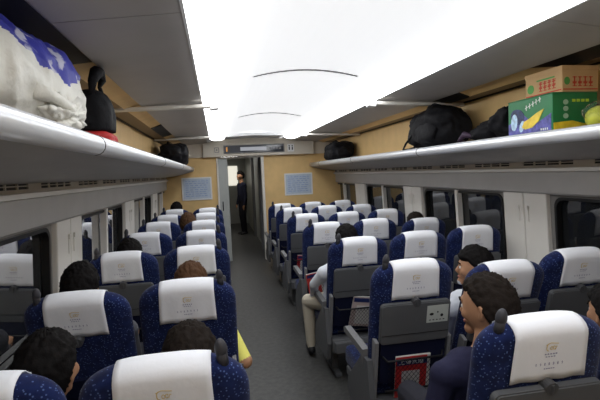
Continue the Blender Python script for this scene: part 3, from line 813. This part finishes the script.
# far left bag
def backpack(label, loc, r, seed, strap=True):
    t = thing('backpack', label, 'bag', loc)
    soft('bag_body', '', '', (0, 0, r[2]), r, M_BLKB, squash=3.3, amp=.03, freq=5, seed=seed, floor=.001, folds=.010, root=t)
    bm = bmesh.new(); tube(bm, [(-r[0]*.3, -r[1]*.5, r[2]*1.9), (-r[0]*.35, -r[1]*.2, r[2]*2.1), (-r[0]*.35, r[1]*.1, r[2]*2.08), (-r[0]*.3, r[1]*.3, r[2]*1.9)], .012, 8); obj('handle', bm, M_BLKB, t, True)
    if strap:
        bm = bmesh.new(); tube(bm, [(-r[0]*.9, r[1]*.4, r[2]*.8), (-r[0]*1.0, r[1]*.75, r[2]*.35), (-r[0]*.95, r[1]*1.0, .015), (-r[0]*.8, r[1]*.8, .012), (-r[0]*.9, r[1]*.35, .02)], .010, 8); obj('strap', bm, M_BLKB, t, True)
    bm = bmesh.new(); soft('side_pocket', '', '', (-r[0]*.72, -r[1]*.15, r[2]*.75), (r[0]*.35, r[1]*.55, r[2]*.5), M_BLKB, squash=2.8, amp=.012, seed=seed+3, root=t)
    bm.free()
backpack('black rounded bag on the far end of the left rack', (-.60, 6.9, SHELF), (.20, .50, .17), 6, False)
backpack('round black backpack with hanging strap on the right rack', (1.93, 3.72, SHELF), (.20, .35, .178), 7)
backpack('black bag on the far end of the right rack near the end wall', (1.95, 7.15, SHELF), (.19, .45, .15), 9, False)
t = thing('duffel_bag', 'slumped black bag between the backpack and the green fruit box', 'bag', (1.96, 2.885, SHELF))
o = soft('bag_body', '', '', (0, 0, .092), (.16, .29, .092), M_BLKB, squash=2.3, amp=.03, freq=8, seed=11, floor=.001, folds=.016, root=t)
for v in o.data.vertices:
    v.co.z *= 1+.55*max(-.6, min(1, (-v.co.y)/.25)) if v.co.y < 0 else 1-.25*min(1, v.co.y/.25)
bm = bmesh.new(); tube(bm, [(-.12, .15, .05), (-.15, .22, .07), (-.16, .27, .03), (-.13, .24, .012)], .016, 8, rs=[.016, .024, .020, .012]); obj('strap', bm, mat('purple_black', (.04, .02, .045), .5, .4), t, True)
# green fruit carton
t = thing('fruit_carton', 'green carton printed with yellow fruit on the right rack', 'box', (1.94, 2.385, SHELF))
bx_, by_, bz_ = .140, .19, .215
M_GRN = mat('carton_green', (.012, .17, .055), .4, .5, var=.12, vscale=9)
bm = bmesh.new(); box(bm, -bx_, bx_, -by_, by_, 0, bz_, .004); obj('carton', bm, M_GRN, t)
bm = bmesh.new(); box(bm, -bx_-.0015, bx_+.0015, -by_-.001, by_+.001, bz_-.0, bz_+.004, .001); obj('lid_flap', bm, M_GRN, t)
X = -bx_-.0012
def side_ell(bm, cy_, cz_, ry, rz_, a, th=.001, x=X, n=20):
    pts = []
    for k in range(n):
        u, v = ry*math.cos(2*PI*k/n), rz_*math.sin(2*PI*k/n)
        pts.append((cy_+u*math.cos(a)-v*math.sin(a), cz_+u*math.sin(a)+v*math.cos(a)))
    plate(bm, pts, 'x', x-th, x+.002)
bm = bmesh.new(); plate(bm, [(by_-.005, .005), (by_-.005, .08), (.05, .13), (-.05, .06), (-by_+.01, .11), (-by_+.01, .005)], 'x', X-.0006, X+.002); obj('printed_purple', bm, mat('print_purple', (.10, .10, .35), .4, .4, var=.5, vscale=40), t)
bm = bmesh.new(); side_ell(bm, .10, .12, .065, .045, .3, .0012); obj('printed_berries', bm, mat('print_navy', (.02, .03, .10), .4, .4, var=.6, vscale=60), t)
bm = bmesh.new(); side_ell(bm, .13, .09, .03, .05, .1, .0016); side_ell(bm, .06, .06, .02, .035, .4, .0016); obj('printed_highlight', bm, mat('print_pale', (.45, .62, .80), .4, .4, var=.3, vscale=50), t)
bm = bmesh.new(); plate(bm, [(.06, .055), (.03, .04), (-.03, .045), (-.08, .075), (-.125, .14), (-.07, .125), (-.01, .10), (.04, .085)], 'x', X-.002, X+.002); obj('printed_banana', bm, mat('print_yellow', (.75, .55, .06), .4, .4, var=.15, vscale=30), t)
bm = bmesh.new()
for k in range(5):
    y0 = .03-.028*k; z0 = .158+.008*k
    plate(bm, [(y0, z0), (y0-.020, z0+.006), (y0-.020, z0+.011), (y0, z0+.005)], 'x', X-.0018, X+.002)
    plate(bm, [(y0-.008, z0-.010), (y0-.013, z0-.010), (y0-.013, z0+.020), (y0-.008, z0+.020)], 'x', X-.0018, X+.002)
obj('printed_title', bm, mat('print_white', (.75, .78, .75), .5, .4), t); bm = bmesh.new()
for k in range(4): plate(bm, [(-.10-.016*k, .022), (-.108-.016*k, .022), (-.108-.016*k, .034), (-.10-.016*k, .034)], 'x', X-.0018, X+.002)
obj('printed_letters', bm, mat('print_white', (.75, .78, .75), .5, .4), t)
bm = bmesh.new(); Yf = -by_-.0012
plate(bm, [(-bx_+.005, .005), (-bx_+.005, .055), (-.02, .065), (.04, .05), (bx_-.005, .04), (bx_-.005, .005)], 'y', Yf-.001, Yf+.002); obj('printed_yellow_fruit', bm, mat('print_gold', (.70, .50, .03), .4, .4, var=.2, vscale=25), t)
bm = bmesh.new()
for z in (.165, .13, .09): plate(bm, [(-.06+.016*math.cos(2*PI*k/12), z+.014*math.sin(2*PI*k/12)) for k in range(12)], 'y', Yf-.001, Yf+.002)
obj('printed_circles', bm, mat('print_sage', (.30, .45, .32), .5, .4), t)
bm = bmesh.new()
for k in range(4): plate(bm, [(-.02+.028*k, .165), (.0+.028*k, .165), (.0+.028*k, .18), (-.02+.028*k, .18)], 'y', Yf-.001, Yf+.002)
obj('printed_lime_letters', bm, mat('print_lime', (.45, .62, .05), .5, .4), t)
# tan carton on top
t = thing('cardboard_box', 'tan cardboard box with red print standing on the green carton', 'box', (1.975, 2.345, SHELF+bz_+.0045)); t.rotation_euler = (0, 0, math.radians(1))
cx_, cy2, cz2 = .115, .145, .14
M_TAN = mat('cardboard', (.52, .34, .17), .7, .3, var=.06, vscale=12)
bm = bmesh.new(); box(bm, -cx_, cx_, -cy2, cy2, 0, cz2, .003); obj('carton', bm, M_TAN, t)
bm = bmesh.new(); box(bm, -cx_-.002, cx_+.002, -cy2-.002, cy2+.002, cz2-.022, cz2+.003, .001); obj('lid', bm, M_TAN, t)
M_PR = mat('print_red', (.50, .05, .03), .6, .3); M_PG = mat('print_green', (.10, .32, .08), .6, .3)
bm = bmesh.new()
for k in range(4):
    y0 = .03-.034*k
    plate(bm, [(y0, .045), (y0-.024, .045), (y0-.024, .052), (y0, .052)], 'x', -cx_-.0015, -cx_+.001); plate(bm, [(y0, .068), (y0-.024, .068), (y0-.024, .074), (y0, .074)], 'x', -cx_-.0015, -cx_+.001)
    plate(bm, [(y0-.009, .034), (y0-.015, .034), (y0-.015, .084), (y0-.009, .084)], 'x', -cx_-.0015, -cx_+.001)
    for q in (0, 1, 2): plate(bm, [(y0-.002, .030+.024*q), (y0-.026, .030+.024*q), (y0-.026, .034+.024*q), (y0-.002, .034+.024*q)], 'x', -cx_-.0014, -cx_+.001)
    x0 = -.05+.034*k
    for q in (0, 1, 2): plate(bm, [(x0, .030+.024*q), (x0+.026, .030+.024*q), (x0+.026, .034+.024*q), (x0, .034+.024*q)], 'y', -cy2-.0014, -cy2+.001)
    plate(bm, [(x0, .045), (x0+.024, .045), (x0+.024, .052), (x0, .052)], 'y', -cy2-.0015, -cy2+.001); plate(bm, [(x0+.009, .034), (x0+.015, .034), (x0+.015, .084), (x0+.009, .084)], 'y', -cy2-.0015, -cy2+.001)
plate(bm, [(-cy2+.006, .012), (cy2-.006, .012), (cy2-.006, .018), (-cy2+.006, .018)], 'x', -cx_-.0015, -cx_+.001)
plate(bm, [(-cx_+.006, .012), (cx_-.006, .012), (cx_-.006, .018), (-cx_+.006, .018)], 'y', -cy2-.0015, -cy2+.001)
obj('red_print', bm, M_PR, t)
bm = bmesh.new()
side_ell(bm, .10, .055, .028, .026, 0, .0012, x=-cx_-.0002); plate(bm, [(.05, .09), (-.09, .09), (-.09, .098), (.05, .098)], 'x', -cx_-.0015, -cx_+.001)
plate(bm, [(-.085+.018*math.cos(2*PI*k/12), .06+.022*math.sin(2*PI*k/12)) for k in range(12)], 'y', -cy2-.0015, -cy2+.001)
obj('green_print', bm, M_PG, t)
# fruit bag at the right edge
t = thing('plastic_bag', 'clear plastic bag of yellow-green melons at the right end of the rack', 'bag', (1.985, 2.04, SHELF))
soft('melon', '', '', (-.045, .0, .062), (.065, .062, .060), mat('melon_green', (.50, .52, .06), .4, .5, var=.15, vscale=20), squash=2.1, amp=.004, seed=12, root=t, nu=24, nv=16)
soft('melon', '', '', (.085, -.02, .062), (.060, .062, .060), MATS['melon_green'], squash=2.1, amp=.004, seed=13, root=t, nu=24, nv=16)
soft('bag_film', '', '', (.02, -.01, .075), (.15, .095, .074), mat('bag_film', (.82, .85, .78), .12, .5, trans=.96, ior=1.02), squash=2.2, amp=.02, freq=9, seed=14, root=t, folds=.008)
bm = bmesh.new(); tube(bm, [(.03, -.03, .135), (.06, -.03, .175), (.10, -.03, .20), (.13, -.03, .245)], 1, 8, rs=[.012, .020, .022, .014]); obj('tied_handles', bm, mat('bag_handles', (.75, .76, .74), .35, .5, bump=.5), t, True)

# ------------------------------------------------------------------ world & view
w = bpy.data.worlds.new('world'); SC.world = w; w.use_nodes = True
w.node_tree.nodes['Background'].inputs['Color'].default_value = (.01, .012, .018, 1)
w.node_tree.nodes['Background'].inputs['Strength'].default_value = .3
SC.view_settings.view_transform = 'Standard'; SC.view_settings.look = 'None'; SC.view_settings.gamma = 1
SC.view_settings.use_curve_mapping = False; SC.view_settings.exposure = 0
# close the coach behind the camera with its other end wall
bm = bmesh.new(); box(bm, CX-1.75, CX+1.75, Y0-.1, Y0, 0, 2.42); struct('wall_rear', bm, M_YEL)
